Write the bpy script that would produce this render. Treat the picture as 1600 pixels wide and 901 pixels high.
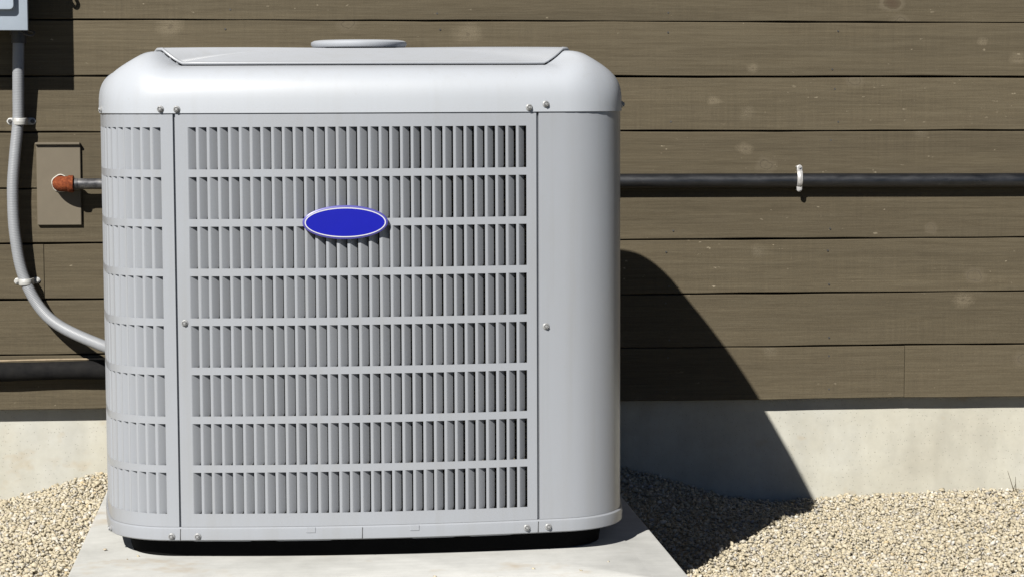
import bpy, bmesh, math, random
import numpy as np
from mathutils import Vector, Matrix

for o in list(bpy.data.objects):
    bpy.data.objects.remove(o)
random.seed(7)
rng = np.random.default_rng(11)
R = math.radians
SC = bpy.context.scene
COL = SC.collection

# ------------------------------------------------------------------ camera
EYE = 0.70                       # eye height above the concrete pad
cam_d = bpy.data.cameras.new('camera')
cam_d.sensor_width = 36.0
cam_d.lens = 78.75
cam_d.clip_start = 0.05
cam_d.clip_end = 2000
cam = bpy.data.objects.new('camera', cam_d)
COL.objects.link(cam)
cam.location = (0, 0, EYE)
cam.rotation_euler = (R(90 - 4.9), 0, R(-5.7))
SC.camera = cam

# ------------------------------------------------------------------ light
SUN_TRAVEL = Vector((0.65, 1.11, -1.0)).normalized()
to_sun = -SUN_TRAVEL
world = bpy.data.worlds.new('World')
SC.world = world
world.use_nodes = True
wn = world.node_tree.nodes
wl = world.node_tree.links
bg = wn['Background']
sky = wn.new('ShaderNodeTexSky')
sky.sky_type = 'NISHITA'
sky.sun_disc = False
sky.sun_elevation = math.asin(to_sun.z)
sky.sun_rotation = math.atan2(to_sun.x, to_sun.y)
sky.air_density = 0.25
sky.dust_density = 0.0
sky.ozone_density = 1.0
wl.new(sky.outputs['Color'], bg.inputs['Color'])
bg.inputs['Strength'].default_value = 0.05
sun_d = bpy.data.lights.new('sun', 'SUN')
sun_d.energy = 5.0
sun_d.angle = R(0.5)
sun_d.color = (1.0, 0.965, 0.90)
sun = bpy.data.objects.new('sun', sun_d)
COL.objects.link(sun)
sun.rotation_euler = SUN_TRAVEL.to_track_quat('-Z', 'Y').to_euler()
sun.location = to_sun * 20
vs = SC.view_settings
vs.view_transform = 'Standard'
vs.look = 'None'
vs.gamma = 1.0
vs.use_curve_mapping = False
vs.exposure = 1.0

# ------------------------------------------------------------------ node helper
ALBEDO = 0.5          # the colours below are written as they look at exposure 0; this brings them to real reflectances
class NT:
    def __init__(self, name):
        self.m = bpy.data.materials.new(name)
        self.m.use_nodes = True
        self.t = self.m.node_tree
        self.b = self.t.nodes['Principled BSDF']
    def n(self, kind, **kw):
        nd = self.t.nodes.new('ShaderNode' + kind)
        for k, v in kw.items():
            if k in nd.inputs.keys():
                self.set(nd, k, v)
            else:
                setattr(nd, k, v)
        return nd
    def set(self, nd, k, v):
        if isinstance(v, bpy.types.NodeSocket):
            self.t.links.new(v, nd.inputs[k])
        else:
            nd.inputs[k].default_value = v
    def P(self, **kw):
        kw['Base_Color'] = self.mix(1.0, kw['Base_Color'], ALBEDO, 'MULTIPLY')
        for k, v in kw.items():
            self.set(self.b, k.replace('_', ' '), v)
    def coord(self, scale=(1, 1, 1), rnd=0.0, kind='Object', rot=(0, 0, 0)):
        tc = self.n('TexCoord')
        v = tc.outputs[kind]
        if rnd:
            oi = self.n('ObjectInfo')
            mu = self.n('Math', operation='MULTIPLY')
            self.t.links.new(oi.outputs['Random'], mu.inputs[0])
            mu.inputs[1].default_value = rnd
            ad = self.n('VectorMath', operation='ADD')
            self.t.links.new(v, ad.inputs[0])
            cx = self.n('CombineXYZ')
            self.t.links.new(mu.outputs[0], cx.inputs[0])
            self.t.links.new(mu.outputs[0], cx.inputs[1])
            self.t.links.new(mu.outputs[0], cx.inputs[2])
            self.t.links.new(cx.outputs[0], ad.inputs[1])
            v = ad.outputs[0]
        mp = self.n('Mapping')
        self.t.links.new(v, mp.inputs['Vector'])
        mp.inputs['Scale'].default_value = scale
        mp.inputs['Rotation'].default_value = rot
        return mp.outputs[0]
    def noise(self, vec, scale=1.0, detail=4.0, rough=0.55, dist=0.0):
        nd = self.n('TexNoise')
        self.t.links.new(vec, nd.inputs['Vector'])
        nd.inputs['Scale'].default_value = scale
        nd.inputs['Detail'].default_value = detail
        nd.inputs['Roughness'].default_value = rough
        nd.inputs['Distortion'].default_value = dist
        return nd.outputs['Fac']
    def ramp(self, fac, stops, interp='LINEAR'):
        nd = self.n('ValToRGB')
        cr = nd.color_ramp
        cr.interpolation = interp
        while len(cr.elements) > 1:
            cr.elements.remove(cr.elements[-1])
        for i, (p, c) in enumerate(stops):
            e = cr.elements[0] if i == 0 else cr.elements.new(p)
            e.position = p
            if not hasattr(c, '__len__'):
                c = (c, c, c)
            e.color = (*c[:3], 1)
        self.t.links.new(fac, nd.inputs[0])
        return nd.outputs[0]
    def mix(self, fac, a, b, mode='MIX'):
        nd = self.n('MixRGB', blend_type=mode)
        for i, v in enumerate((fac, a, b)):
            if isinstance(v, bpy.types.NodeSocket):
                self.t.links.new(v, nd.inputs[i])
            elif i == 0:
                nd.inputs[0].default_value = v
            else:
                nd.inputs[i].default_value = (*v[:3], 1) if hasattr(v, '__len__') else (v, v, v, 1)
        return nd.outputs[0]
    def math(self, op, a, b=0.0, clamp=False):
        nd = self.n('Math', operation=op, use_clamp=clamp)
        for i, v in enumerate((a, b)):
            if isinstance(v, bpy.types.NodeSocket):
                self.t.links.new(v, nd.inputs[i])
            else:
                nd.inputs[i].default_value = v
        return nd.outputs[0]
    def bump(self, h, strength=0.3, dist=0.001, normal=None):
        nd = self.n('Bump')
        self.t.links.new(h, nd.inputs['Height'])
        nd.inputs['Strength'].default_value = strength
        nd.inputs['Distance'].default_value = dist
        if normal is not None:
            self.t.links.new(normal, nd.inputs['Normal'])
        return nd.outputs[0]

# ------------------------------------------------------------------ materials
WALL_Y = 4.45
KNOTS = [(0.355, 0.824, 0.024, 'p'), (1.213, 0.887, 0.015, 'd'), (-0.228, 0.835, 0.022, 'p'), (0.917, 0.594, 0.014, 'p'), (1.395, 0.335, 0.015, 'r'), (1.302, 0.432, 0.0105, 'r'), (1.372, 0.286, 0.018, 'p'), (0.932, 0.756, 0.011, 'p'), (1.403, 0.81, 0.008, 'p'), (1.477, 0.776, 0.014, 'p'), (0.851, 0.692, 0.012, 'p'), (1.502, 0.163, 0.016, 'r')]
def mat_wood():
    T = NT('stained_wood')
    big = T.noise(T.coord((1.1, 1, 9), 37), 1, 4)
    grain = T.noise(T.coord((9, 40, 330), 37), 1, 5, 0.60, 0.4)
    fine = T.noise(T.coord((40, 60, 1000), 37), 1, 3, 0.6)
    saw = T.noise(T.coord((170, 30, 5), 37), 1, 3, 0.6)
    fuzz = T.noise(T.coord((500, 500, 500), 37), 1, 2, 0.6)
    col = T.ramp(grain, [(0.25, (0.099, 0.079, 0.048)), (0.5, (0.124, 0.101, 0.0635)), (0.75, (0.148, 0.123, 0.080))])
    col = T.mix(0.7, col, T.ramp(big, [(0.3, 0.84), (0.7, 1.14)]), 'MULTIPLY')
    col = T.mix(T.ramp(T.noise(T.coord((2.5, 1, 11), 71), 1, 2), [(0.4, 0.05), (0.65, 0.5)]), col, T.ramp(saw, [(0.3, 0.84), (0.7, 1.15)]), 'MULTIPLY')
    long_ = T.noise(T.coord((0.9, 8, 75), 91), 1, 5, 0.65, 0.3)
    col = T.mix(0.8, col, T.ramp(long_, [(0.3, 0.86), (0.52, 1.0), (0.72, 1.13)]), 'MULTIPLY')
    col = T.mix(0.5, col, T.ramp(fine, [(0.3, 0.80), (0.7, 1.18)]), 'MULTIPLY')
    col = T.mix(0.5, col, T.ramp(fuzz, [(0.3, 0.80), (0.7, 1.18)]), 'MULTIPLY')
    # each board a little lighter or darker
    oi = T.n('ObjectInfo')
    col = T.mix(1.0, col, T.ramp(oi.outputs['Random'], [(0, 0.93), (1, 1.08)]), 'MULTIPLY')
    # knots: sparse cells, a cracked ring round some centres, pale patches round others
    kc = T.coord((8.0, 0.01, 9.5), 37, rot=(math.pi / 2, 0, 0))
    wob = T.n('TexNoise'); T.t.links.new(T.coord((45, 1, 60), 37), wob.inputs['Vector']); wob.inputs['Scale'].default_value = 1.0
    kadd = T.n('VectorMath', operation='MULTIPLY_ADD')
    T.t.links.new(wob.outputs['Color'], kadd.inputs[0]); kadd.inputs[1].default_value = (0.20, 0.15, 0.0)
    T.t.links.new(kc, kadd.inputs[2])
    vo = T.n('TexVoronoi', voronoi_dimensions='2D'); T.t.links.new(kadd.outputs[0], vo.inputs['Vector']); vo.inputs['Scale'].default_value = 1.0
    pick = T.n('SeparateColor'); T.t.links.new(vo.outputs['Color'], pick.inputs[0])
    dist = vo.outputs['Distance']
    sel = T.math('GREATER_THAN', pick.outputs[0], 0.95)
    disc = T.math('MULTIPLY', T.ramp(dist, [(0.0, 0.8), (0.11, 0.65), (0.20, 0.0)]), sel)
    ring = T.ramp(dist, [(0.0, 0.80), (0.05, 1.0), (0.085, 0.98), (0.100, 0.55), (0.112, 0.98), (0.2, 1.05), (1, 1)])
    col = T.mix(disc, col, T.mix(1.0, T.mix(0.30, col, (0.26, 0.22, 0.16)), ring, 'MULTIPLY'))
    sel2 = T.math('GREATER_THAN', pick.outputs[1], 0.93)
    pale = T.math('MULTIPLY', T.ramp(dist, [(0.0, 0.35), (0.05, 0.25), (0.16, 0.0)]), T.math('MULTIPLY', sel2, T.ramp(fuzz, [(0.35, 0.2), (0.65, 1)])))
    col = T.mix(pale, col, (0.30, 0.26, 0.19))
    # the large knots of these particular boards: (x, z, radius, kind)
    geo = T.n('NewGeometry')
    wob2 = T.n('VectorMath', operation='MULTIPLY_ADD')
    T.t.links.new(wob.outputs['Color'], wob2.inputs[0]); wob2.inputs[1].default_value = (0.026, 0.0, 0.014)
    T.t.links.new(geo.outputs['Position'], wob2.inputs[2])
    for kx, kz, kr, kind in KNOTS:
        sb_ = T.n('VectorMath', operation='SUBTRACT'); T.t.links.new(wob2.outputs[0], sb_.inputs[0])
        sb_.inputs[1].default_value = (kx + 0.013, WALL_Y, kz + 0.007)
        sc_ = T.n('VectorMath', operation='MULTIPLY'); T.t.links.new(sb_.outputs[0], sc_.inputs[0])
        sc_.inputs[1].default_value = (0.72 / kr, 0.0, 1.05 / kr)
        ln = T.n('VectorMath', operation='LENGTH'); T.t.links.new(sc_.outputs[0], ln.inputs[0])
        d = T.math('MULTIPLY', ln.outputs['Value'], 0.5, True)
        if kind == 'p':        # stain worn off the raised knot
            m = T.math('MULTIPLY', T.ramp(d, [(0.0, 0.50), (0.25, 0.36), (0.55, 0.0)]), T.ramp(T.math('ADD', T.math('MULTIPLY', fuzz, 0.6), T.math('MULTIPLY', grain, 0.4)), [(0.38, 0.15), (0.6, 1)]))
            col = T.mix(m, col, (0.34, 0.285, 0.20))
            col = T.mix(T.ramp(d, [(0.04, 0.35), (0.10, 0.0)]), col, (0.06, 0.045, 0.03))
        elif kind == 'r':      # ring crack
            col = T.mix(T.ramp(d, [(0.30, 0.0), (0.36, 0.65), (0.41, 0.05), (0.62, 0.0)]), col, (0.05, 0.04, 0.028))
            col = T.mix(T.ramp(d, [(0.0, 0.12), (0.4, 0.22), (0.65, 0.0)]), col, (0.27, 0.225, 0.16))
        else:
            col = T.mix(T.ramp(d, [(0.0, 0.7), (0.25, 0.5), (0.42, 0.1), (0.6, 0.0)]), col, (0.085, 0.055, 0.035))
            col = T.mix(T.ramp(d, [(0.40, 0.0), (0.47, 0.3), (0.7, 0.0)]), col, (0.26, 0.22, 0.16))
    # chips where the stain has come off
    ch = T.noise(T.coord((60, 30, 130), 37), 1, 2, 0.5)
    where = T.noise(T.coord((2.2, 1, 9), 53), 1, 2)
    chips = T.math('MULTIPLY', T.ramp(ch, [(0.715, 0), (0.76, 1)]), T.ramp(where, [(0.44, 0), (0.62, 1)]))
    col = T.mix(T.math('MULTIPLY', chips, 0.75), col, (0.42, 0.36, 0.26))
    h = T.math('ADD', T.math('MULTIPLY', grain, 0.6), T.math('MULTIPLY', fine, 0.5))
    h = T.math('ADD', h, T.math('MULTIPLY', saw, 0.35))
    T.P(Base_Color=col, Roughness=0.82, Specular_IOR_Level=0.2, Normal=T.bump(h, 0.45, 0.0010))
    return T.m

def mat_paint(name, c1, c2, r0=0.27, r1=0.36):
    T = NT(name)
    big = T.noise(T.coord((3, 3, 3)), 1, 2)
    dirt = T.noise(T.coord((14, 14, 5)), 1, 5, 0.6)
    speck = T.noise(T.coord((160, 160, 160)), 1, 2)
    run = T.noise(T.coord((55, 55, 1.6)), 1, 4, 0.6)
    c1 = T.mix(T.ramp(run, [(0.5, 0), (0.75, 0.45)]), c1, c2)
    col = T.mix(T.ramp(dirt, [(0.45, 0), (0.8, 0.35)]), c1, c2)
    col = T.mix(T.ramp(speck, [(0.72, 0), (0.80, 0.25)]), col, (0.36, 0.34, 0.30))
    rough = T.ramp(big, [(0.3, r0), (0.7, r1)])
    wav = T.noise(T.coord((7, 7, 5)), 1, 1)
    peel = T.noise(T.coord((420, 420, 420)), 1, 1)
    nb = T.bump(wav, 0.22, 0.006)
    nb = T.bump(peel, 0.05, 0.0006, nb)
    T.P(Base_Color=col, Roughness=rough, Specular_IOR_Level=0.5, Normal=nb)
    return T.m

def mat_concrete(name, c1, c2, c3, pits=True):
    T = NT(name)
    a = T.noise(T.coord((2.6, 2.6, 2.6)), 1, 6, 0.6)
    b = T.noise(T.coord((22, 22, 22)), 1, 6, 0.7)
    streak = T.noise(T.coord((11, 11, 1.3)), 1, 4, 0.6)
    col = T.ramp(a, [(0.3, c1), (0.52, c2), (0.72, c3)])
    col = T.mix(0.6, col, T.ramp(b, [(0.25, 0.80), (0.75, 1.14)]), 'MULTIPLY')
    col = T.mix(0.6, col, T.ramp(streak, [(0.3, 0.86), (0.7, 1.08)]), 'MULTIPLY')
    h = T.math('MULTIPLY', b, 0.6)
    rust = T.noise(T.coord((6, 6, 9), 0, rot=(0.3, 0.2, 0.9)), 1, 4, 0.65)
    col = T.mix(T.ramp(rust, [(0.61, 0), (0.74, 0.5)]), col, (0.52, 0.38, 0.21))
    if not pits:                # broom strokes across the slab
        br = T.noise(T.coord((5, 150, 5)), 1, 4, 0.6)
        col = T.mix(0.5, col, T.ramp(br, [(0.3, 0.90), (0.7, 1.07)]), 'MULTIPLY')
        h = T.math('ADD', h, T.math('MULTIPLY', br, 0.6))
    if pits:
        vo = T.n('TexVoronoi', voronoi_dimensions='2D'); T.t.links.new(T.coord((24, 1, 24), rot=(math.pi / 2, 0, 0)), vo.inputs['Vector'])
        sp = T.n('SeparateColor'); T.t.links.new(vo.outputs['Color'], sp.inputs[0])
        pit = T.math('MULTIPLY', T.ramp(vo.outputs['Distance'], [(0.05, 1), (0.085, 0)]), T.math('GREATER_THAN', sp.outputs[1], 0.66))
        col = T.mix(T.math('MULTIPLY', pit, 0.75), col, (0.13, 0.12, 0.10))
        h = T.math('SUBTRACT', h, T.math('MULTIPLY', pit, 1.5))
    T.P(Base_Color=col, Roughness=0.92, Specular_IOR_Level=0.2, Normal=T.bump(h, 0.5, 0.0016))
    return T.m

def mat_stone():
    T = NT('gravel_stone')
    at = T.n('Attribute', attribute_name='tint')
    f = at.outputs['Fac']
    col = T.ramp(f, [(0.0, (0.34, 0.33, 0.31)), (0.03, (0.50, 0.48, 0.44)), (0.10, (0.54, 0.475, 0.35)), (0.35, (0.62, 0.555, 0.415)),
                     (0.62, (0.70, 0.63, 0.475)), (0.82, (0.66, 0.615, 0.52)), (0.91, (0.78, 0.755, 0.69)), (0.965, (0.68, 0.55, 0.34)), (1.0, (0.52, 0.52, 0.54))])
    nz = T.noise(T.coord((190, 190, 190)), 1, 4, 0.6)
    col = T.mix(0.7, col, T.ramp(nz, [(0.3, 0.84), (0.7, 1.2)]), 'MULTIPLY')
    col = T.mix(1.0, col, (1.0, 0.985, 0.96), 'MULTIPLY')
    T.P(Base_Color=col, Roughness=0.9, Specular_IOR_Level=0.2, Normal=T.bump(nz, 0.5, 0.0008))
    return T.m

def mat_bed():
    T = NT('gravel_bed')
    v = T.coord((1, 1, 1), kind='Object')
    vo = T.n('TexVoronoi'); T.t.links.new(v, vo.inputs['Vector']); vo.inputs['Scale'].default_value = 95
    sp = T.n('SeparateColor'); T.t.links.new(vo.outputs['Color'], sp.inputs[0])
    col = T.ramp(sp.outputs[0], [(0, (0.38, 0.365, 0.34)), (0.2, (0.60, 0.54, 0.42)), (0.7, (0.72, 0.65, 0.50)), (1, (0.70, 0.68, 0.62))])
    T.P(Base_Color=col, Roughness=0.95, Specular_IOR_Level=0.15, Normal=T.bump(vo.outputs['Distance'], -0.7, 0.004))
    return T.m

def mat_unseen_dark_ground():
    T = NT('unseen_dark_ground')
    a = T.noise(T.coord((1, 1, 1)), 0.7, 6, 0.6)
    b = T.noise(T.coord((1, 1, 1)), 60, 4, 0.6)
    col = T.ramp(a, [(0.3, (0.035, 0.05, 0.018)), (0.7, (0.07, 0.085, 0.03))])
    col = T.mix(0.6, col, T.ramp(b, [(0.3, 0.6), (0.7, 1.3)]), 'MULTIPLY')
    T.P(Base_Color=col, Roughness=0.95, Specular_IOR_Level=0.1, Normal=T.bump(b, 0.6, 0.02))
    return T.m

def mat_simple(name, c, rough=0.5, metal=0.0, var=0.15, sc=30.0, bump=0.0, spec=0.4):
    T = NT(name)
    nz = T.noise(T.coord((sc, sc, sc)), 1, 4, 0.6)
    col = T.mix(1.0, c, T.ramp(nz, [(0.25, 1 - var), (0.75, 1 + var)]), 'MULTIPLY')
    kw = dict(Base_Color=col, Roughness=rough, Metallic=metal, Specular_IOR_Level=spec)
    if bump:
        kw['Normal'] = T.bump(nz, bump, 0.001)
    T.P(**kw)
    return T.m

def mat_rust():
    T = NT('rusty_primer')
    nz = T.noise(T.coord((170, 170, 170)), 1, 5, 0.7)
    col = T.ramp(nz, [(0.30, (0.10, 0.022, 0.008)), (0.5, (0.24, 0.054, 0.016)), (0.64, (0.32, 0.085, 0.028)), (0.74, (0.44, 0.20, 0.10))])
    T.P(Base_Color=col, Roughness=0.85, Specular_IOR_Level=0.2, Normal=T.bump(nz, 0.8, 0.0015))
    return T.m

def mat_blackpipe():
    T = NT('black_iron')
    nz = T.noise(T.coord((16, 60, 60)), 1, 5, 0.65)
    sc = T.noise(T.coord((70, 120, 120)), 1, 3, 0.6)
    col = T.ramp(nz, [(0.35, (0.004, 0.005, 0.007)), (0.7, (0.009, 0.010, 0.014))])
    col = T.mix(T.ramp(sc, [(0.66, 0), (0.78, 0.5)]), col, (0.10, 0.095, 0.09))
    T.P(Base_Color=col, Roughness=T.ramp(nz, [(0.3, 0.30), (0.7, 0.50)]), Specular_IOR_Level=0.65, Normal=T.bump(nz, 0.25, 0.001))
    return T.m

def mat_galv():
    T = NT('dull_steel')
    nz = T.noise(T.coord((45, 60, 60)), 1, 4, 0.6)
    col = T.ramp(nz, [(0.35, (0.055, 0.055, 0.06)), (0.55, (0.16, 0.16, 0.17)), (0.72, (0.34, 0.33, 0.31))])
    T.P(Base_Color=col, Metallic=0.65, Roughness=T.ramp(nz, [(0.3, 0.32), (0.7, 0.55)]))
    return T.m

def mat_foam():
    T = NT('black_foam')
    nz = T.noise(T.coord((30, 40, 40)), 1, 5, 0.65)
    cr = T.noise(T.coord((60, 9, 9)), 1, 2, 0.5)
    col = T.ramp(nz, [(0.35, (0.010, 0.010, 0.011)), (0.75, (0.024, 0.023, 0.022))])
    T.P(Base_Color=col, Roughness=0.85, Specular_IOR_Level=0.10, Normal=T.bump(T.math('ADD', nz, cr), 0.4, 0.003))
    return T.m

def mat_coil():
    T = NT('coil_fins')
    v = T.coord((1, 1, 1))
    nz = T.noise(v, 420, 3, 0.6)
    col = T.ramp(nz, [(0.36, (0.02, 0.018, 0.014)), (0.52, (0.16, 0.14, 0.09)), (0.70, (0.38, 0.33, 0.20))])
    T.P(Base_Color=col, Metallic=0.3, Roughness=0.6, Normal=T.bump(nz, 0.9, 0.002))
    return T.m

def mat_chrome_blue(name, c, rough=0.35):
    T = NT(name)
    nz = T.noise(T.coord((25, 25, 25)), 1, 3)
    T.P(Base_Color=T.mix(1.0, c, T.ramp(nz, [(0.3, 0.96), (0.7, 1.04)]), 'MULTIPLY'), Roughness=rough, Specular_IOR_Level=0.4)
    return T.m

def mat_boxpaint():
    T = NT('pale_blue_grey_paint')
    nz = T.noise(T.coord((20, 20, 20)), 1, 4)
    wear = T.noise(T.coord((120, 120, 120)), 1, 3, 0.6)
    col = T.mix(0.5, (0.47, 0.54, 0.63), T.ramp(nz, [(0.3, 0.9), (0.7, 1.08)]), 'MULTIPLY')
    col = T.mix(T.ramp(wear, [(0.70, 0), (0.76, 0.8)]), col, (0.70, 0.71, 0.72))
    T.P(Base_Color=col, Roughness=0.42, Specular_IOR_Level=0.45)
    return T.m

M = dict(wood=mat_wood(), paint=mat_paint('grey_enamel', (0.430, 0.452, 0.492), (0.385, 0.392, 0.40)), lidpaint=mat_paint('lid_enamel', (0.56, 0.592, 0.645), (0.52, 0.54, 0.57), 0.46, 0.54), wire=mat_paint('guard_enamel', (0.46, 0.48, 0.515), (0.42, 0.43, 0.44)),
         found=mat_concrete('foundation_concrete', (0.575, 0.545, 0.45), (0.65, 0.63, 0.54), (0.68, 0.68, 0.63)),
         pad=mat_concrete('pad_concrete', (0.66, 0.66, 0.625), (0.745, 0.745, 0.715), (0.79, 0.79, 0.765), False),
         stone=mat_stone(), bed=mat_bed(), unseen_dark_ground=mat_unseen_dark_ground(), rust=mat_rust(), blackpipe=mat_blackpipe(), galv=mat_galv(),
         foam=mat_foam(), coil=mat_coil(), boxpaint=mat_boxpaint(),
         black=mat_simple('shade_black', (0.008, 0.008, 0.008), 0.9, spec=0.05),
         tar=mat_simple('dark_sheathing', (0.012, 0.011, 0.010), 0.95, spec=0.05),
         screw=mat_simple('zinc_screw', (0.40, 0.405, 0.41), 0.45, 0.1, 0.2, 200),
         zinc=mat_simple('zinc_strap', (0.70, 0.69, 0.68), 0.42, 0.35, 0.25, 150, 0.3),
         pvc=mat_simple('grey_vinyl', (0.345, 0.36, 0.385), 0.45, 0, 0.08, 40),
         strapw=mat_simple('white_coated_strap', (0.62, 0.62, 0.60), 0.45, 0.1, 0.12, 90),
         plate=mat_simple('taupe_sheet', (0.190, 0.160, 0.115), 0.6, 0, 0.07, 25, spec=0.3),
         darkmetal=mat_simple('dark_fitting', (0.11, 0.105, 0.10), 0.5, 0.4, 0.3, 120, 0.3),
         sunlit_edge=mat_simple('sunlit_edge_tan', (0.36, 0.28, 0.18), 0.7, 0, 0.3, 70),
         sealant=mat_simple('white_sealant', (0.66, 0.64, 0.57), 0.7, 0, 0.15, 90, 0.4),
         straw=mat_simple('dry_grass', (0.12, 0.095, 0.05), 0.85, 0, 0.25, 90),
         blue=mat_chrome_blue('badge_blue', (0.006, 0.009, 0.43)),
         white=mat_chrome_blue('badge_white', (0.80, 0.80, 0.84)),
         violet=mat_chrome_blue('badge_edge', (0.10, 0.095, 0.42)))

# ------------------------------------------------------------------ mesh helpers
def mesh(name, verts, faces, smooth=None):
    me = bpy.data.meshes.new(name)
    me.from_pydata([tuple(v) for v in verts], [], faces)
    me.update()
    bm = bmesh.new(); bm.from_mesh(me)
    bmesh.ops.recalc_face_normals(bm, faces=bm.faces)
    bm.to_mesh(me); bm.free()
    if smooth is not None:
        me.polygons.foreach_set('use_smooth', [True] * len(me.polygons))
        me.set_sharp_from_angle(angle=R(smooth))
    return me

def obj(name, me, mat, parent=None, loc=(0, 0, 0), rot=(0, 0, 0)):
    if isinstance(me, bpy.types.Mesh) and mat is not None and not me.materials:
        me.materials.append(M[mat])
    o = bpy.data.objects.new(name, me)
    COL.objects.link(o)
    o.location = loc
    o.rotation_euler = rot
    if parent is not None:
        o.parent = parent
    return o

def tag(o, label=None, cat=None, group=None, kind=None):
    if label: o['label'] = label
    if cat: o['category'] = cat
    if group: o['group'] = group
    if kind: o['kind'] = kind
    return o

def thing(name, label, cat, loc=(0, 0, 0), group=None):
    o = obj(name, None, None, None, loc)
    return tag(o, label, cat, group)

class MB:
    def __init__(self):
        self.v = []; self.f = []
    def add(self, v, f):
        k = len(self.v)
        self.v += [tuple(p) for p in v]
        self.f += [tuple(i + k for i in q) for q in f]
        return self
    def box(self, a, b):
        x0, y0, z0 = a; x1, y1, z1 = b
        v = [(x0, y0, z0), (x1, y0, z0), (x1, y1, z0), (x0, y1, z0), (x0, y0, z1), (x1, y0, z1), (x1, y1, z1), (x0, y1, z1)]
        return self.add(v, [(0, 3, 2, 1), (4, 5, 6, 7), (0, 1, 5, 4), (1, 2, 6, 5), (2, 3, 7, 6), (3, 0, 4, 7)])
    def tube(self, pts, rad, n=12, caps=True):
        pts = [Vector(p) for p in pts]
        m = len(pts)
        if not hasattr(rad, '__len__'): rad = [rad] * m
        tang = [(pts[min(i + 1, m - 1)] - pts[max(i - 1, 0)]).normalized() for i in range(m)]
        u = tang[0].orthogonal().normalized()
        v = []; f = []
        for i in range(m):
            u = (u - tang[i] * u.dot(tang[i])).normalized()
            w = tang[i].cross(u)
            for k in range(n):
                a = 2 * math.pi * k / n
                v.append(pts[i] + (u * math.cos(a) + w * math.sin(a)) * rad[i])
        for i in range(m - 1):
            for k in range(n):
                f.append((i * n + k, i * n + (k + 1) % n, (i + 1) * n + (k + 1) % n, (i + 1) * n + k))
        if caps:
            f.append(tuple(range(n - 1, -1, -1)))
            f.append(tuple((m - 1) * n + k for k in range(n)))
        return self.add(v, f)
    def loft(self, rings, closed=True, cap0=False, cap1=False):
        n = len(rings[0]); v = [p for r in rings for p in r]; f = []
        for j in range(len(rings) - 1):
            for i in range(n if closed else n - 1):
                f.append((j * n + i, j * n + (i + 1) % n, (j + 1) * n + (i + 1) % n, (j + 1) * n + i))
        if cap0: f.append(tuple(range(n - 1, -1, -1)))
        if cap1: f.append(tuple((len(rings) - 1) * n + i for i in range(n)))
        return self.add(v, f)
    def build(self, name, mat, parent=None, smooth=None, bevel=0.0, seg=2, loc=(0, 0, 0), rot=(0, 0, 0)):
        me = mesh(name, self.v, self.f, None)
        if bevel:
            bm = bmesh.new(); bm.from_mesh(me)
            es = [e for e in bm.edges if len(e.link_faces) == 2 and e.calc_face_angle(0) > 0.6]
            bmesh.ops.bevel(bm, geom=es, offset=bevel, segments=seg, affect='EDGES', profile=0.5)
            bm.to_mesh(me); bm.free()
        if smooth is not None:
            me.polygons.foreach_set('use_smooth', [True] * len(me.polygons))
            me.set_sharp_from_angle(angle=R(smooth))
        return obj(name, me, mat, parent, loc, rot)

def spline(pts, n=8):
    P = [Vector(p) for p in pts]
    P = [P[0] * 2 - P[1]] + P + [P[-1] * 2 - P[-2]]
    out = []
    for i in range(1, len(P) - 2):
        for k in range(n):
            t = k / n
            a, b, c, d = P[i - 1], P[i], P[i + 1], P[i + 2]
            out.append(0.5 * ((2 * b) + (c - a) * t + (2 * a - 5 * b + 4 * c - d) * t * t + (3 * b - a - 3 * c + d) * t ** 3))
    out.append(P[-2])
    return out

def resample(pts, step):
    L = [0]
    for a, b in zip(pts, pts[1:]): L.append(L[-1] + (b - a).length)
    n = int(L[-1] / step); out = []; j = 0
    for i in range(n + 1):
        s = i * L[-1] / n
        while j < len(pts) - 2 and L[j + 1] < s: j += 1
        t = (s - L[j]) / max(1e-9, L[j + 1] - L[j])
        out.append(pts[j].lerp(pts[j + 1], t))
    return out

def sstep(a, b, x):
    t = min(1, max(0, (x - a) / (b - a)))
    return t * t * (3 - 2 * t)

# ================================================================== SETTING
WY = 4.45                 # face of the siding
PAD = (-0.332, 0.587, 3.15, 4.27)      # x0, x1, y0, y1 of the pad, top at z = 0

def gravel_z(x, y):
    g = lambda u, w: np.exp(-(u / w) ** 2)
    z = -0.119 + 0.015 * g(x + 0.6, 0.5) - 0.010 * g(x - 1.02, 0.16) * g(y - 4.35, 0.35)
    z = z + 0.066 * g(x - 0.62, 0.20) * g(y - 4.50, 0.30)          # heaped against the foundation right of the unit
    z = z + 0.046 * g(x + 0.34, 0.15) * g(y - 4.50, 0.55) + 0.030 * g(x + 0.40, 0.20) * g(y - 3.6, 0.8)
    z = z + 0.004 * np.sin(x * 7.3 + 1.1) * np.cos(y * 6.1) + 0.003 * np.sin(x * 17 + y * 13) + 0.004 * np.exp(-((x - 1.32) / 0.15) ** 2)
    return z

me = mesh('ground', [(-600, -600, -0.165), (600, -600, -0.165), (600, 600, -0.165), (-600, 600, -0.165)], [(0, 1, 2, 3)])
tag(obj('ground', me, 'unseen_dark_ground'), kind='structure')  # unseen ground, added in a dark green to cut bounced light

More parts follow.
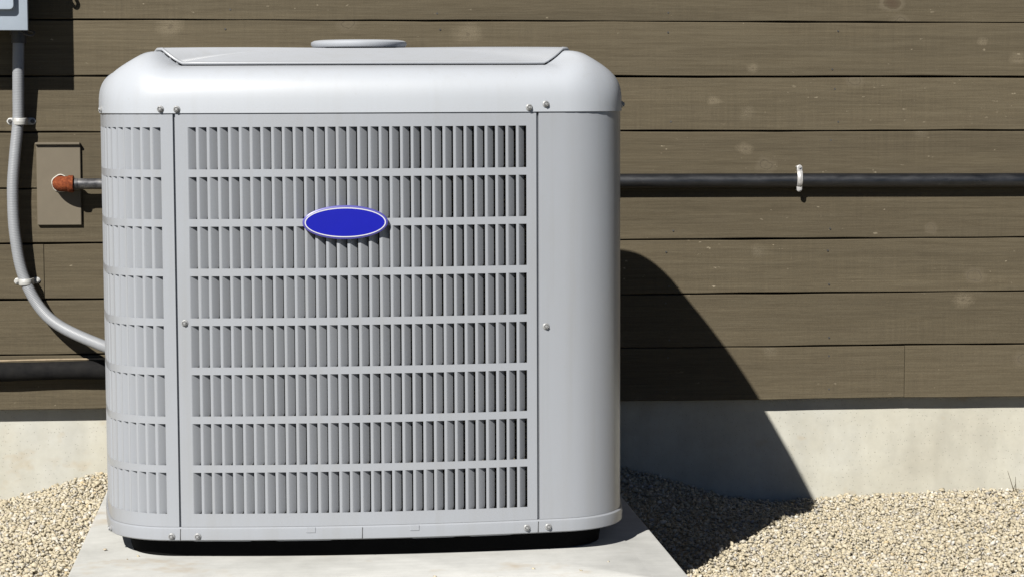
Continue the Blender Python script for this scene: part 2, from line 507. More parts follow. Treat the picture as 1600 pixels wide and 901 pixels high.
# bed under the stones, cut short of the camera to limit bounced light
xs = np.concatenate([np.arange(-4.2, -1.2, 0.4), np.arange(-1.2, 2.2, 0.05), np.arange(2.2, 5.1, 0.4)])
ys = np.concatenate([np.arange(2.4, 4.50, 0.05), [4.52]])
gv = [(x, y, float(gravel_z(np.array(x), np.array(y))) - 0.0035) for y in ys for x in xs]
nx = len(xs)
gf = [(j * nx + i, j * nx + i + 1, (j + 1) * nx + i + 1, (j + 1) * nx + i) for j in range(len(ys) - 1) for i in range(nx - 1)]
tag(obj('gravel_bed', mesh('gravel_bed', gv, gf, 60), 'bed'), kind='structure')

# ------------------------------------------------------------------ house wall
house = thing('house_wall', 'brown stained horizontal plank wall on a pale concrete foundation', 'wall', (0.45, WY, 0))
def hb(mb, *a, **k):        # children of the wall are written in world coordinates
    mb.v = [(x - 0.45, y - WY, z) for x, y, z in mb.v]
    return mb.build(*a, **k)
X0, X1 = -3.2, 4.4
ROW0, PITCH = 0.085, 0.10905
hb(MB().box((X0, WY + 0.031, -0.6), (X1, WY + 0.25, 0.118)), 'foundation', 'found', house)
hb(MB().box((X0, WY + 0.026, 0.122), (X1, WY + 0.24, 2.75)), 'sheathing', 'tar', house)
joints = {0: [1.2509, -1.6, 3.4], 2: [-0.4781, 2.3], 1: [2.9, -1.2], 3: [-2.0, 1.95], 4: [-1.1, 2.7], 5: [2.1, -1.9], 6: [3.1, -0.9], 7: [1.9, -2.2], 8: [2.6, -1.4]}
nails = MB()
for r in range(24):
    js = sorted(joints.get(r, [random.uniform(-2.2, -0.8), random.uniform(1.8, 3.6)]))
    ends = [X0] + js + [X1]
    z0 = ROW0 + r * PITCH
    for a, b in zip(ends, ends[1:]):
        yo = random.uniform(-0.0008, 0.0008)
        g0 = random.uniform(0.0003, 0.0016); g1 = random.uniform(0.0003, 0.0016)
        ns = max(2, int((b - a) / 0.09))
        ph = random.uniform(0, 50)
        rings = []
        for i in range(ns + 1):
            x = a + 0.0006 + (b - a - 0.0012) * i / ns
            e0 = 0.0006 * math.sin(x * 9 + ph) + 0.0004 * math.sin(x * 31 + ph * 2)
            e1 = 0.0006 * math.sin(x * 8 + ph * 3) + 0.0004 * math.sin(x * 27 + ph)
            zb = z0 + g0 + e0; zt = z0 + PITCH - 0.0009 - g1 + e1
            c = 0.0012
            y = WY + yo
            rings.append([(x, y + 0.020, zb), (x, y + c, zb), (x, y, zb + c), (x, y, zt - c), (x, y + c, zt), (x, y + 0.020, zt)])
        cx, cz = (a + b) / 2, z0 + PITCH / 2
        mb = MB().loft(rings, True, True, True)
        mb.v = [(x - cx, yy - WY, z - cz) for x, yy, z in mb.v]
        o = mb.build('plank', 'wood', house)
        o.location = (cx - 0.45, 0, cz)
        o.rotation_euler = (0, 0, 0)
    if r < 12:
        for xn in (-0.92, -0.12, 0.30, 0.765, 1.098, 1.62):
            for dz in (0.018, 0.088):
                if random.random() < 0.75:
                    x = xn + random.uniform(-0.01, 0.01); z = z0 + dz + random.uniform(-0.004, 0.004)
                    nails.tube([(x, WY - 0.0012, z), (x, WY + 0.003, z)], 0.0019, 7)
tag(hb(nails, 'nail_heads', 'darkmetal', house), kind='stuff')

# ------------------------------------------------------------------ concrete pad
px0, px1, py0, py1 = PAD
pcx, pcy = (px0 + px1) / 2, (py0 + py1) / 2
def rrect(hx, hy, r, z, n=5):
    out = []
    for sx, sy, a0 in ((1, 1, 0), (-1, 1, 90), (-1, -1, 180), (1, -1, 270)):
        for k in range(n + 1):
            a = R(a0 + 90 * k / n)
            out.append((sx * (hx - r) + r * math.cos(a), sy * (hy - r) + r * math.sin(a), z))
    return out
hx, hy = (px1 - px0) / 2, (py1 - py0) / 2
pad = thing('concrete_pad', 'pale concrete slab that carries the air conditioner', 'concrete pad', (pcx, pcy, -0.107))
def jit(ring, a):
    return [(x + random.uniform(-a, a), y + random.uniform(-a, a), z + random.uniform(-a, a) * 0.3) for x, y, z in ring]
mb = MB().loft([rrect(hx, hy, 0.012, -0.02), rrect(hx, hy, 0.012, 0.094), rrect(hx - 0.002, hy - 0.002, 0.012, 0.098), rrect(hx - 0.006, hy - 0.006, 0.010, 0.0995), rrect(hx - 0.055, hy - 0.055, 0.012, 0.1000),
                rrect(hx - 0.058, hy - 0.058, 0.012, 0.1018), rrect(hx - 0.2, hy - 0.2, 0.012, 0.102)], True, True, True)
mb.build('slab', 'pad', pad, 30)

# ================================================================== AIR CONDITIONER
UX, UY = 0.1215, 3.8085
A, RC, TH = 0.4235, 0.115, R(8)
CUT = 0.125                      # the cabinet is this much shallower than it is wide
def ymap(p):
    y = p.y
    if y > -0.10:
        y = y - CUT * min(1.0, (y + 0.10) / 0.38)
    return Vector((p.x, y))
MID = Vector((0.0, -CUT / 2))
class Outline:
    def __init__(s, A, rc, th):
        s.A, s.rc, s.th = A, rc, th
        s.q = (A - rc) / (1 + math.sin(th) - math.cos(th))
        s.rs = s.q + rc
        s.cc = s.q * math.sin(th)
        s.half = s.rs * th
        s.L = 2 * s.half + rc * (math.pi / 2 - 2 * th)
    def at(s, d, inset=0.0):
        """point and outward normal of the finished outline at true arc length d from the front's middle"""
        if not hasattr(s, 'tab'):
            N = 6000
            pts = [ymap(s.square(4 * s.L * i / N)[0]) for i in range(N + 1)]
            L = [0.0]
            for a, b in zip(pts, pts[1:]): L.append(L[-1] + (b - a).length)
            s.tab = np.array(L); s.px = np.array([p.x for p in pts]); s.py = np.array([p.y for p in pts]); s.total = L[-1]
        d = d % s.total
        f = lambda u: Vector((float(np.interp(u % s.total, s.tab, s.px)), float(np.interp(u % s.total, s.tab, s.py))))
        p = f(d); t = (f(d + 0.002) - f(d - 0.002)).normalized()
        n = Vector((t.y, -t.x))
        return p - n * inset, n
    def square(s, d, inset=0.0):
        """point and outward normal at arc length d, measured to the right from the front's middle"""
        k = round(d / s.L); r = d - k * s.L
        if abs(r) <= s.half:
            a = r / s.rs
            n = (math.sin(a), -math.cos(a)); p = (s.rs * n[0], -s.A + s.rs + s.rs * n[1])
        else:
            sg = 1 if r > 0 else -1
            a = sg * (s.th + (abs(r) - s.half) / s.rc)
            n = (math.sin(a), -math.cos(a)); p = (sg * s.cc + s.rc * n[0], -s.cc + s.rc * n[1])
        p = (p[0] - n[0] * inset, p[1] - n[1] * inset)
        c, si = [(1, 0), (0, 1), (-1, 0), (0, -1)][k % 4]
        return Vector((p[0] * c - p[1] * si, p[0] * si + p[1] * c)), Vector((n[0] * c - n[1] * si, n[0] * si + n[1] * c))
    def ring(s, ns=14, nc=14):
        """closed list of (point, corner weight): the same count for every outline"""
        out = []
        for k in range(4):
            for i in range(ns):
                out.append((ymap(s.square(k * s.L - s.half + 2 * s.half * i / ns)[0]), 0.0))
            for i in range(nc):
                t = i / nc
                out.append((ymap(s.square(k * s.L + s.half + (s.L - 2 * s.half) * t)[0]), min(1.0, min(t, 1 - t) * 2.0 / 0.85) ** 1.15))
        return out
OUT = Outline(A, RC, TH)
unit = thing('air_conditioner', 'large pale grey louvred outdoor air conditioning unit with a blue oval badge', 'air conditioner', (UX, UY, 0.0))
unit.rotation_euler = (0, R(-0.22), R(0.0))

SEAM = 0.6755
ROWT, ROWP, ROWH = 0.6544, 0.0747, 0.0633
ZB = 0.048
SLOT_W, SLOT_P = 0.0124, 0.0165
zrows = [(ROWT - k * ROWP - ROWH, ROWT - k * ROWP) for k in range(8)]

def panel(name, s0, s1, slots, parent, flange=0.010, step=0.02):
    """curved sheet with rectangular openings; slots = list of (left, right) arc lengths"""
    ss = sorted(set([round(x, 6) for x in [s0, s1] + [e for sl in slots for e in sl]]))
    full = []
    for a, b in zip(ss, ss[1:]):
        n = max(1, int(math.ceil((b - a) / step)))
        full += [a + (b - a) * i / n for i in range(n)]
    full.append(ss[-1])
    zs = sorted([ZB, SEAM + 0.004] + ([z for r in zrows for z in r] if slots else []))
    mb = MB(); idx = {}
    opening = lambda s, z: any(a < s < b for a, b in slots) and any(a < z < b for a, b in zrows)
    def vid(i, j):
        if (i, j) not in idx:
            p, n = OUT.at(full[i])
            mb.v.append((p.x, p.y, zs[j])); idx[(i, j)] = len(mb.v) - 1
        return idx[(i, j)]
    for i in range(len(full) - 1):
        for j in range(len(zs) - 1):
            if slots and opening((full[i] + full[i + 1]) / 2, (zs[j] + zs[j + 1]) / 2): continue
            mb.f.append((vid(i, j), vid(i + 1, j), vid(i + 1, j + 1), vid(i, j + 1)))
    for i in (0, len(full) - 1):                       # returns folded inwards along both long edges
        p, n = OUT.at(full[i], flange)
        k = len(mb.v); mb.v += [(p.x, p.y, z) for z in zs]
        for j in range(len(zs) - 1):
            mb.f.append((vid(i, j), vid(i, j + 1), k + j + 1, k + j))
    o = mb.build(name, 'paint', parent, 40)
    md = o.modifiers.new('sheet', 'SOLIDIFY'); md.thickness = 0.0011; md.offset = -1
    es = o.modifiers.new('crisp_edges', 'EDGE_SPLIT'); es.split_angle = R(32)
    # normals must look outwards so that the sheet grows inwards
    me = o.data
    f0 = max(me.polygons, key=lambda p: p.area)
    if (Vector((f0.center.x, f0.center.y, 0)).dot(f0.normal)) < 0:
        me.flip_normals()
    return o

# one louvre blade: bends in from its left edge, free edge on the right, rounded lower corner
def louver_mesh():
    prof = [(0.0, 0.0), (0.0008, 0.0003), (0.0017, 0.0010), (0.0062, 0.0047), (0.0108, 0.0088)]
    h = ROWH
    rows = [0.0, 0.0015, 0.004, 0.5 * h, h - 0.002, h]
    v = []; f = []
    th = 0.0009
    for side in (0, 1):
        for z in rows:
            for i, (x, y) in enumerate(prof):
                t = i / 4
                cut = 0.0022 * max(0, 1 - z / 0.004) ** 2 * (1 if i == 4 else 0)
                zz = z - (0.0010 if (z == 0 and 1 < i < 4) else 0)
                v.append((x - cut * 0.6, y - cut * 0.3 + (th if side else 0), zz))
    n = 5; m = len(rows); o2 = n * m
    for j in range(m - 1):
        for i in range(n - 1):
            a = j * n + i
            f.append((a, a + 1, a + n + 1, a + n))
            f.append((o2 + a, o2 + a + n, o2 + a + n + 1, o2 + a + 1))
    for j in range(m - 1):
        a = j * n + n - 1
        f.append((a, o2 + a, o2 + a + n, a + n))
        a = j * n
        f.append((a, a + n, o2 + a + n, o2 + a))
    for i in range(n - 1):
        f.append((i, o2 + i, o2 + i + 1, i + 1))
        a = (m - 1) * n + i
        f.append((a, a + 1, o2 + a + 1, o2 + a))
    return mesh('louver', v, f, 16)
LOUV = louver_mesh()
def louver_matrix(s, z):
    p, n = OUT.at(s); p2, _ = OUT.at(s + SLOT_W)
    t = (p2 - p).normalized()
    return Matrix(((t.x, -n.x, 0, p.x), (t.y, -n.y, 0, p.y), (0, 0, 1, z), (0, 0, 0, 1)))
def add_louver(parent, s, z):
    o = obj('louver', LOUV, 'paint', parent)
    o.matrix_local = louver_matrix(s, z) @ Matrix.Rotation(R(random.gauss(0, 1.3) + (random.choice((-4, 3)) if random.random() < 0.03 else 0)), 4, 'Z') @ Matrix.Translation((0.0001, 0.0002, 0))
    return o
LV = np.array([v.co[:] for v in LOUV.vertices]); LF = [tuple(p.vertices) for p in LOUV.polygons]

# front panel: 32 columns by 8 rows
fs = [(-0.2695 + i * 0.016119, -0.2695 + i * 0.016119 + SLOT_W) for i in range(32)]
front = panel('front_panel', -0.2880, 0.2580, fs, unit)
for a, b in fs:
    for z0, z1 in zrows:
        add_louver(front, a, z0)

# side panels; the louvres that show largest are parts of their own, the rest one part
def side_panel(name, s0, s1, first, count, single, direction, label=None):
    sl = []
    for i in range(count):
        a = first + direction * i * SLOT_P
        sl.append((a, a + SLOT_W))
    o = panel(name, s0, s1, sl, unit)
    mb = MB()
    for i, (a, b) in enumerate(sl):
        for z0, z1 in zrows:
            if i < single:
                add_louver(o, a, z0)
            else:
                Mx = np.array(louver_matrix(a, z0))
                mb.add((LV @ Mx[:3, :3].T + Mx[:3, 3]).tolist(), LF)
    tag(mb.build('far_louvers', 'paint', o, 50), kind='stuff')
    return o
OUT.at(0); SB = OUT.total / 2 - 0.33      # arc length where the back panel starts
side_panel('side_panel', -SB, -0.2920, -0.2920 - 0.0185 - SLOT_W, 46, 6, -1)
post = panel('corner_panel', 0.2620, 0.480, [], unit)
side_panel('side_panel', 0.484, SB, 0.484 + 0.03, 33, 0, 1)
panel('back_panel', SB + 0.003, OUT.total - SB - 0.003, [], unit)

for s_ in (-0.2900, 0.2600):
    o = MB().box((-0.008, 0.0052, ZB), (0.008, 0.0065, SEAM + 0.003)).build('seam_strip', 'paint', unit)
    p_, n_ = OUT.at(s_)
    o.matrix_local = Matrix(((-n_.y, -n_.x, 0, p_.x), (n_.x, -n_.y, 0, p_.y), (0, 0, 1, 0), (0, 0, 0, 1)))

# coil rings seen through the louvre gaps, added black core behind to block light and darken the inside
cb = MB()
CO = Outline(A - 0.026, RC - 0.026, TH)
ring = [p for p, c in CO.ring(12, 8)]
z = 0.055
while z < 0.668:
    rr = []
    for i, p in enumerate(ring):
        q = (p - MID).normalized()
        rr.append([(p.x + q.x * 0.0036 * math.cos(t), p.y + q.y * 0.0036 * math.cos(t), z + 0.0036 * math.sin(t)) for t in (math.pi * k / 2.5 for k in range(5))])
    n = len(rr)
    v = [q for r_ in rr for q in r_]
    cb.add(v, [(i * 5 + k, ((i + 1) % n) * 5 + k, ((i + 1) % n) * 5 + (k + 1) % 5, i * 5 + (k + 1) % 5) for i in range(n) for k in range(5)])
    z += 0.0092
cb.build('coil', 'coil', unit, 60)
C2 = [p for p, c in Outline(A - 0.036, RC - 0.036, TH).ring()]
MB().loft([[(p.x, p.y, 0.03) for p in C2], [(p.x, p.y, 0.705) for p in C2]], True, True, True).build('light_block_core', 'black', unit)

# lid
LO = Outline(A + 0.0022, RC + 0.0022, TH); OP = Outline(0.3485, 0.060, R(6))
lo = LO.ring(); op = OP.ring()
rimz = lambda c: SEAM + 0.0715 + 0.0225 * c
rings = [[(*p.lerp(MID, 0.015), SEAM + 0.001) for p, c in lo], [(p.x, p.y, SEAM) for p, c in lo], [(p.x, p.y, SEAM + 0.010) for p, c in lo]]
NS = 18
for j in range(1, NS + 1):
    ph = R(90) * (j / NS)
    row = []
    for (p, c), (o_, c2) in zip(lo, op):
        ex = 2.0 / (2.9 - 0.85 * c)                  # boxier in the middle of a side than at the corners
        hmix = 1 - max(0.0, math.cos(ph)) ** ex
        zz = SEAM + 0.010 + (rimz(c) - SEAM - 0.010) * math.sin(ph) ** ex
        q = p.lerp(o_, hmix)
        row.append((q.x, q.y, zz))
    rings.append(row)
rings.append([(*p.lerp(MID, 0.008), rimz(c) - 0.001) for p, c in op])
rings.append([(*p.lerp(MID, 0.012), rimz(c) - 0.028) for p, c in op])
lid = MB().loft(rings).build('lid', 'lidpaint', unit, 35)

# wire guard over the fan: closed rings of wire, spokes, and the rim bar
gb = MB(); gpos = lambda p, c, w: Vector((*p.lerp(MID, w), (rimz(c) + 0.003) * (1 - (1 - (1 - w) ** 2.4)) + 0.7765 * (1 - (1 - w) ** 2.4)))
NW = 92
for k in range(1, NW):
    w = k / NW * 0.93 + 0.012
    pts = [gpos(p, c, w) for p, c in op]
    n = len(pts); v = []
    for p in pts:
        d = Vector((p.x - MID.x, p.y - MID.y, 0)).normalized()
        for t in range(5):
            a = 2 * math.pi * t / 5 + 0.3
            v.append((p.x + d.x * 0.0023 * math.cos(a), p.y + d.y * 0.0023 * math.cos(a), p.z + 0.0023 * math.sin(a)))
    gb.add(v, [(i * 5 + t, ((i + 1) % n) * 5 + t, ((i + 1) % n) * 5 + (t + 1) % 5, i * 5 + (t + 1) % 5) for i in range(n) for t in range(5)])
guard = gb.build('fan_guard', 'wire', unit, 60)
sb = MB()
for i in range(0, len(op), 2):
    p, c = op[i]
    sb.tube([(*p.lerp(MID, 0.010), rimz(c) - 0.014)] + [gpos(p, c, w) - Vector((0, 0, 0.0045)) for w in (0.02, 0.08, 0.2, 0.4, 0.65, 0.93)], 0.0022, 5)
sb.build('guard_spokes', 'wire', guard, 60)
rb = MB(); pts = [gpos(p, c, 0.012) for p, c in op]; v = []
for p in pts:
    d = Vector((p.x - MID.x, p.y - MID.y, 0)).normalized()
    for t in range(8):
        a = 2 * math.pi * t / 8
        v.append((p.x + d.x * 0.0027 * math.cos(a), p.y + d.y * 0.0027 * math.cos(a), p.z + 0.0027 * math.sin(a)))
rb.add(v, [(i * 8 + t, ((i + 1) % len(pts)) * 8 + t, ((i + 1) % len(pts)) * 8 + (t + 1) % 8, i * 8 + (t + 1) % 8) for i in range(len(pts)) for t in range(8)])
rb.build('guard_rim', 'wire', guard, 60)

# motor cap in the middle of the guard
prof = [(0.0, 0.000), (0.070, 0.000), (0.077, 0.002), (0.0795, 0.006), (0.079, 0.010), (0.074, 0.0125), (0.066, 0.0135), (0.060, 0.0125), (0.0, 0.0135)]
n = 40
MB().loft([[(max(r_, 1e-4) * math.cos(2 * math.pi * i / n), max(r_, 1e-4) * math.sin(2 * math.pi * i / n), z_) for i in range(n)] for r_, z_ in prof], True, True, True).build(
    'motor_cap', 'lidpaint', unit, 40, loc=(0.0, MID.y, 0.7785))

# base pan; the black skirt under it also stands in for contact shadow
def oring(off, z):
    return [(p.x, p.y, z) for p, c in Outline(A + off, RC + off, TH).ring()]
base = MB().loft([oring(-0.05, 0.026), oring(0.000, 0.0265), oring(0.0028, 0.0285), oring(0.0034, 0.040), oring(0.0030, 0.0455), oring(0.0006, 0.0476), oring(-0.03, 0.0478)]).build('base_pan', 'paint', unit, 35)
MB().loft([oring(-0.034, -0.0045), oring(-0.030, 0.0255)], True, True, True).build('base_shade_skirt', 'black', unit, 35)
def on_face(s, z, off=0.0):
    p, n = OUT.at(s, -off)
    return Vector((p.x, p.y, z)), n
def face_matrix(s, z, off=0.0):
    p, n = on_face(s, z, off)
    t = Vector((-n.y, n.x, 0))
    return Matrix(((t.x, -n.x, 0, p.x), (t.y, -n.y, 0, p.y), (0, 0, 1, p.z), (0, 0, 0, 1)))
# joint lines in the base pan, pressed tabs, drain lips
for s in (-0.2900, -0.0135, 0.2585):
    o = MB().box((-0.0004, -0.0004, -0.009), (0.0004, 0.002, 0.009)).build('pan_joint', 'darkmetal', base)
    o.matrix_local = face_matrix(s, 0.0365, 0.0036) @ Matrix.Rotation(R(2), 4, 'Y')
for s in (-0.0915, 0.0665):
    o = MB().box((-0.0072, -0.0009, -0.0042), (0.0072, 0.002, 0.0042)).build('pan_tab', 'paint', base, None, 0.0006, 1)
    o.matrix_local = face_matrix(s, 0.0425, 0.0033)
for s, w in ((-0.228, 0.048), (-0.103, 0.046), (0.097, 0.036), (0.187, 0.036)):
    mb = MB()
    mb.tube([(-w, 0.004, 0.003), (-w * 0.93, 0.004, -0.0022), (-w * 0.85, 0.004, -0.003), (w * 0.85, 0.004, -0.003), (w * 0.93, 0.004, -0.0022), (w, 0.004, 0.003)], 0.0007, 6)
    o = mb.build('drain_lip', 'paint', base, 50)
    o.matrix_local = face_matrix(s, 0.0265, -0.010)

# screws: washer head with hexagon
def screw_mesh():
    mb = MB(); n = 18
    mb.loft([[(r_ * math.cos(2 * math.pi * i / n), y, r_ * math.sin(2 * math.pi * i / n)) for i in range(n)] for r_, y in ((0.0052, 0.001), (0.0052, -0.0008), (0.0040, -0.0017), (0.0034, -0.0019))], True, True, True)
    n = 6
    mb.loft([[(r_ * math.cos(2 * math.pi * i / n + 0.3), y, r_ * math.sin(2 * math.pi * i / n + 0.3)) for i in range(n)] for r_, y in ((0.0036, -0.0010), (0.0036, -0.0040), (0.0028, -0.0026), (0.0018, -0.0043))], True, True, True)
    return mesh('screw', mb.v, mb.f, 25)
SCREW = screw_mesh()
for par, s, z, off in ((lid, -0.3095, SEAM + 0.0065, 0.0026), (lid, -0.2850, SEAM + 0.0060, 0.0026), (lid, 0.2465, SEAM + 0.0065, 0.0026), (lid, 0.2725, SEAM + 0.0115, 0.0026), (lid, -0.4485, SEAM + 0.006, 0.0026), (lid, 0.4600, SEAM + 0.010, 0.0026),
                       (front, -0.2785, 0.360, 0.0002), (post, 0.2725, 0.3475, 0.0002),
                       (base, -0.3035, 0.034, 0.0036), (base, -0.2635, 0.034, 0.0036), (base, 0.2405, 0.0365, 0.0036), (base, 0.2745, 0.0365, 0.0036), (base, -0.4315, 0.034, 0.0036)):
    o = obj('screw', SCREW, 'screw', par)
    o.matrix_local = face_matrix(s, z, off) @ Matrix.Rotation(random.uniform(0, 1), 4, 'Y')

# oval badge
def oval(a, b, y, n=56):
    return [(a * math.cos(2 * math.pi * i / n), y, b * math.sin(2 * math.pi * i / n)) for i in range(n)]
bd = MB().loft([oval(0.0635, 0.0250, 0.004), oval(0.0645, 0.0258, -0.001), oval(0.0640, 0.0254, -0.0035), oval(0.0622, 0.0238, -0.0045), oval(0.05, 0.015, -0.0046)], True, True, True).build('badge', 'violet', unit, 40)
bd.matrix_local = face_matrix(-0.0345, 0.5108, 0.0045)
MB().loft([oval(0.0612, 0.0226, -0.0040), oval(0.0610, 0.0224, -0.0050), oval(0.0594, 0.0210, -0.0050), oval(0.0592, 0.0208, -0.0040)]).build('badge_ring', 'white', bd, 40)
MB().loft([oval(0.0594, 0.0210, -0.0040), oval(0.0593, 0.0209, -0.00485), oval(0.030, 0.010, -0.0050)], True, False, True).build('badge_face', 'blue', bd, 40)

# ================================================================== THINGS ON THE WALL
# ---- electrical box
BX1, BZ0, BY = -0.4868, 0.8235, 4.324
ebox = thing('electrical_box', 'pale blue grey metal electrical box high on the wall at left', 'electrical box', (-0.565, WY, BZ0))
def eb(mb, *a, **k):
    mb.v = [(x + 0.565, y - WY, z - BZ0) for x, y, z in mb.v]
    return mb.build(*a, **k)
eb(MB().box((BX1 - 0.145, BY + 0.012, BZ0 + 0.010), (BX1 - 0.012, WY - 0.001, BZ0 + 0.262)), 'housing', 'boxpaint', ebox, 30, 0.0025, 2)
eb(MB().box((BX1 - 0.155, BY, BZ0), (BX1, BY + 0.015, BZ0 + 0.27)), 'cover', 'boxpaint', ebox, 30, 0.0015, 2)
def rr2(x0, x1, z0, z1, r, y, n=5):
    out = []
    for cx, cz, a0 in ((x1 - r, z1 - r, 0), (x0 + r, z1 - r, 90), (x0 + r, z0 + r, 180), (x1 - r, z0 + r, 270)):
        for k in range(n + 1):
            a = R(a0 + 90 * k / n)
            out.append((cx + r * math.cos(a), y, cz + r * math.sin(a)))
    return out
x0, x1, z0, z1 = BX1 - 0.135, BX1 - 0.0235, BZ0 + 0.0383, BZ0 + 0.24
eb(MB().loft([rr2(x0, x1, z0, z1, 0.008, BY + 0.001), rr2(x0, x1, z0, z1, 0.008, BY - 0.0125), rr2(x0 + 0.001, x1 - 0.001, z0 + 0.001, z1 - 0.001, 0.0075, BY - 0.0145),
              rr2(x0 + 0.003, x1 - 0.003, z0 + 0.003, z1 - 0.003, 0.007, BY - 0.015)], True, True, True), 'door', 'boxpaint', ebox, 30)
# latch loop on the box's right side (its shadow falls on the boards)
lp = [(BX1 - 0.013, 4.37, BZ0 + 0.150), (BX1 + 0.012, 4.362, BZ0 + 0.143), (BX1 + 0.022, 4.355, BZ0 + 0.133), (BX1 + 0.026, 4.352, BZ0 + 0.143), (BX1 + 0.016, 4.36, BZ0 + 0.157), (BX1 - 0.013, 4.37, BZ0 + 0.163)]
eb(MB().tube(spline(lp, 6), 0.0035, 8), 'latch_loop', 'darkmetal', ebox, 50)
cn = MB()
cn.tube([(-0.514, 4.412, BZ0 + 0.011), (-0.514, 4.412, BZ0 - 0.006)], 0.0175, 8)
cn.tube([(-0.514, 4.412, BZ0 - 0.006), (-0.5141, 4.412, BZ0 - 0.022)], 0.0145, 16)
eb(cn, 'conduit_connector', 'darkmetal', ebox, 35)
eb(MB().tube(spline([(-0.505, 4.37, BZ0 + 0.0005), (-0.495, 4.36, BZ0 - 0.006), (-0.485, 4.362, BZ0 - 0.009), (-0.480, 4.37, BZ0 - 0.003), (-0.490, 4.376, BZ0 + 0.0005)], 5), 0.0022, 7), 'ground_lug', 'darkmetal', ebox, 50)

# ---- flexible conduit
path = spline([(-0.5142, 4.412, BZ0 - 0.006), (-0.516, 4.413, 0.77), (-0.518, 4.419, 0.70), (-0.5197, 4.4225, 0.651), (-0.5275, 4.421, 0.58), (-0.532, 4.419, 0.515), (-0.5287, 4.419, 0.4279), (-0.5108, 4.4215, 0.3404), (-0.4609, 4.405, 0.2668), (-0.3585, 4.345, 0.2223), (-0.27, 4.27, 0.205), (-0.20, 4.20, 0.20)], 14)
path = resample(path, 0.00105)
rad = [0.0112 + (0.00040 if (i % 3) == 0 else -0.00012) for i in range(len(path))]
mb = MB().tube([p - Vector((-0.5142, 4.412, 0.20)) for p in path], rad, 14)
o = mb.build('flexible_conduit', 'pvc', None, 80, loc=(-0.5142, 4.412, 0.20))
tag(o, 'grey ribbed flexible conduit curving down from the electrical box to the unit', 'conduit')

# ---- straps
def strap(name, label, loc, roty, hump_r, hump_c, width, tab, mat, group=None, screwmat='darkmetal', lift=0.0):
    """two-hole strap over a tube that runs along local z; local y = 0 is the wall face, tube centre at y = -hump_c"""
    t = thing(name, label, 'strap', loc, group)
    t.rotation_euler = (0, roty, 0)
    r = hump_r + 0.0008
    pr = []
    n = 12
    for i in range(5): pr.append((-(r + tab) + tab * i / 5, -0.0012 - lift))
    pr.append((-r - 0.0012, -0.0016 - lift))
    for i in range(n + 1):
        a = math.pi * i / n
        pr.append((-r * math.cos(a), -max(hump_c, lift) - (r + min(0.0, hump_c - lift)) * math.sin(a)))
    pr.append((r + 0.0012, -0.0016 - lift))
    for i in range(5): pr.append((r + tab * (i + 1) / 5, -0.0012 - lift))
    L = r + tab; v = []; f = []
    cols = 6
    for x, y in pr:
        e = max(0, abs(x) - (L - width / 2)) / (width / 2)
        hw = width / 2 * math.sqrt(max(0.03, 1 - e * e))
        for k in range(cols + 1):
            u = -1 + 2 * k / cols
            rib = 0.0011 * max(0, 1 - abs(u) * 2.2) if abs(x) < r * 0.98 else 0
            v.append((x, y - rib, hw * u))
    m = len(pr); c = cols + 1
    for i in range(m - 1):
        for k in range(cols):
            f.append((i * c + k, (i + 1) * c + k, (i + 1) * c + k + 1, i * c + k + 1))
    me = mesh('band', v, f, 45)
    b = obj('band', me, mat, t)
    md = b.modifiers.new('sheet', 'SOLIDIFY'); md.thickness = 0.0016; md.offset = 0
    for sx in (-1, 1):
        s = MB()
        xx = sx * (r + tab * 0.58)
        for r_, y0_, y1_ in ((width * 0.30, -0.0015, -0.0042),):
            s.tube([(xx, y0_ - lift, 0), (xx, y1_ - lift, 0)], r_, 12)
        s.tube([(xx, -0.0040 - lift, 0), (xx, -0.0054 - lift, 0)], width * 0.20, 6)
        if lift: s.tube([(xx, 0.002, 0), (xx, -lift, 0)], 0.0028, 8)
        s.build('screw', screwmat, t, 30)
    return t
strap('conduit_strap', 'white two-hole strap on the conduit just above the taupe wall plate', (-0.5165, WY, 0.6511), 0, 0.0118, 0.0275, 0.0135, 0.0155, 'strapw', 'straps on the flexible conduit')
strap('conduit_strap', 'white strap on the conduit where it starts to bend towards the unit', (-0.5108, WY, 0.3400), R(-2), 0.0118, 0.0285, 0.0125, 0.0130, 'strapw', 'straps on the flexible conduit', 'strapw')
strap('pipe_strap', 'small silver strap holding the black pipe right of the unit', (1.0225, WY, 0.5355), R(90), 0.0150, 0.0160, 0.0110, 0.0115, 'zinc', None, 'zinc', 0.023)

# ---- wall plate
plate = thing('wall_plate', 'taupe sheet metal cover plate behind the rusty pipe elbow', 'cover plate', (-0.447, WY, 0.4485))
def pb(mb, *a, **k):
    mb.v = [(x + 0.447, y - WY, z - 0.4485) for x, y, z in mb.v]
    return mb.build(*a, **k)
pb(MB().box((-0.4885, WY - 0.0075, 0.4485), (-0.4035, WY - 0.0012, 0.6060)), 'plate', 'plate', plate, None, 0.0012, 1)
pb(MB().box((-0.4900, WY - 0.0145, 0.6055), (-0.4040, WY - 0.0012, 0.6100)), 'top_lip', 'plate', plate, None, 0.0010, 1)

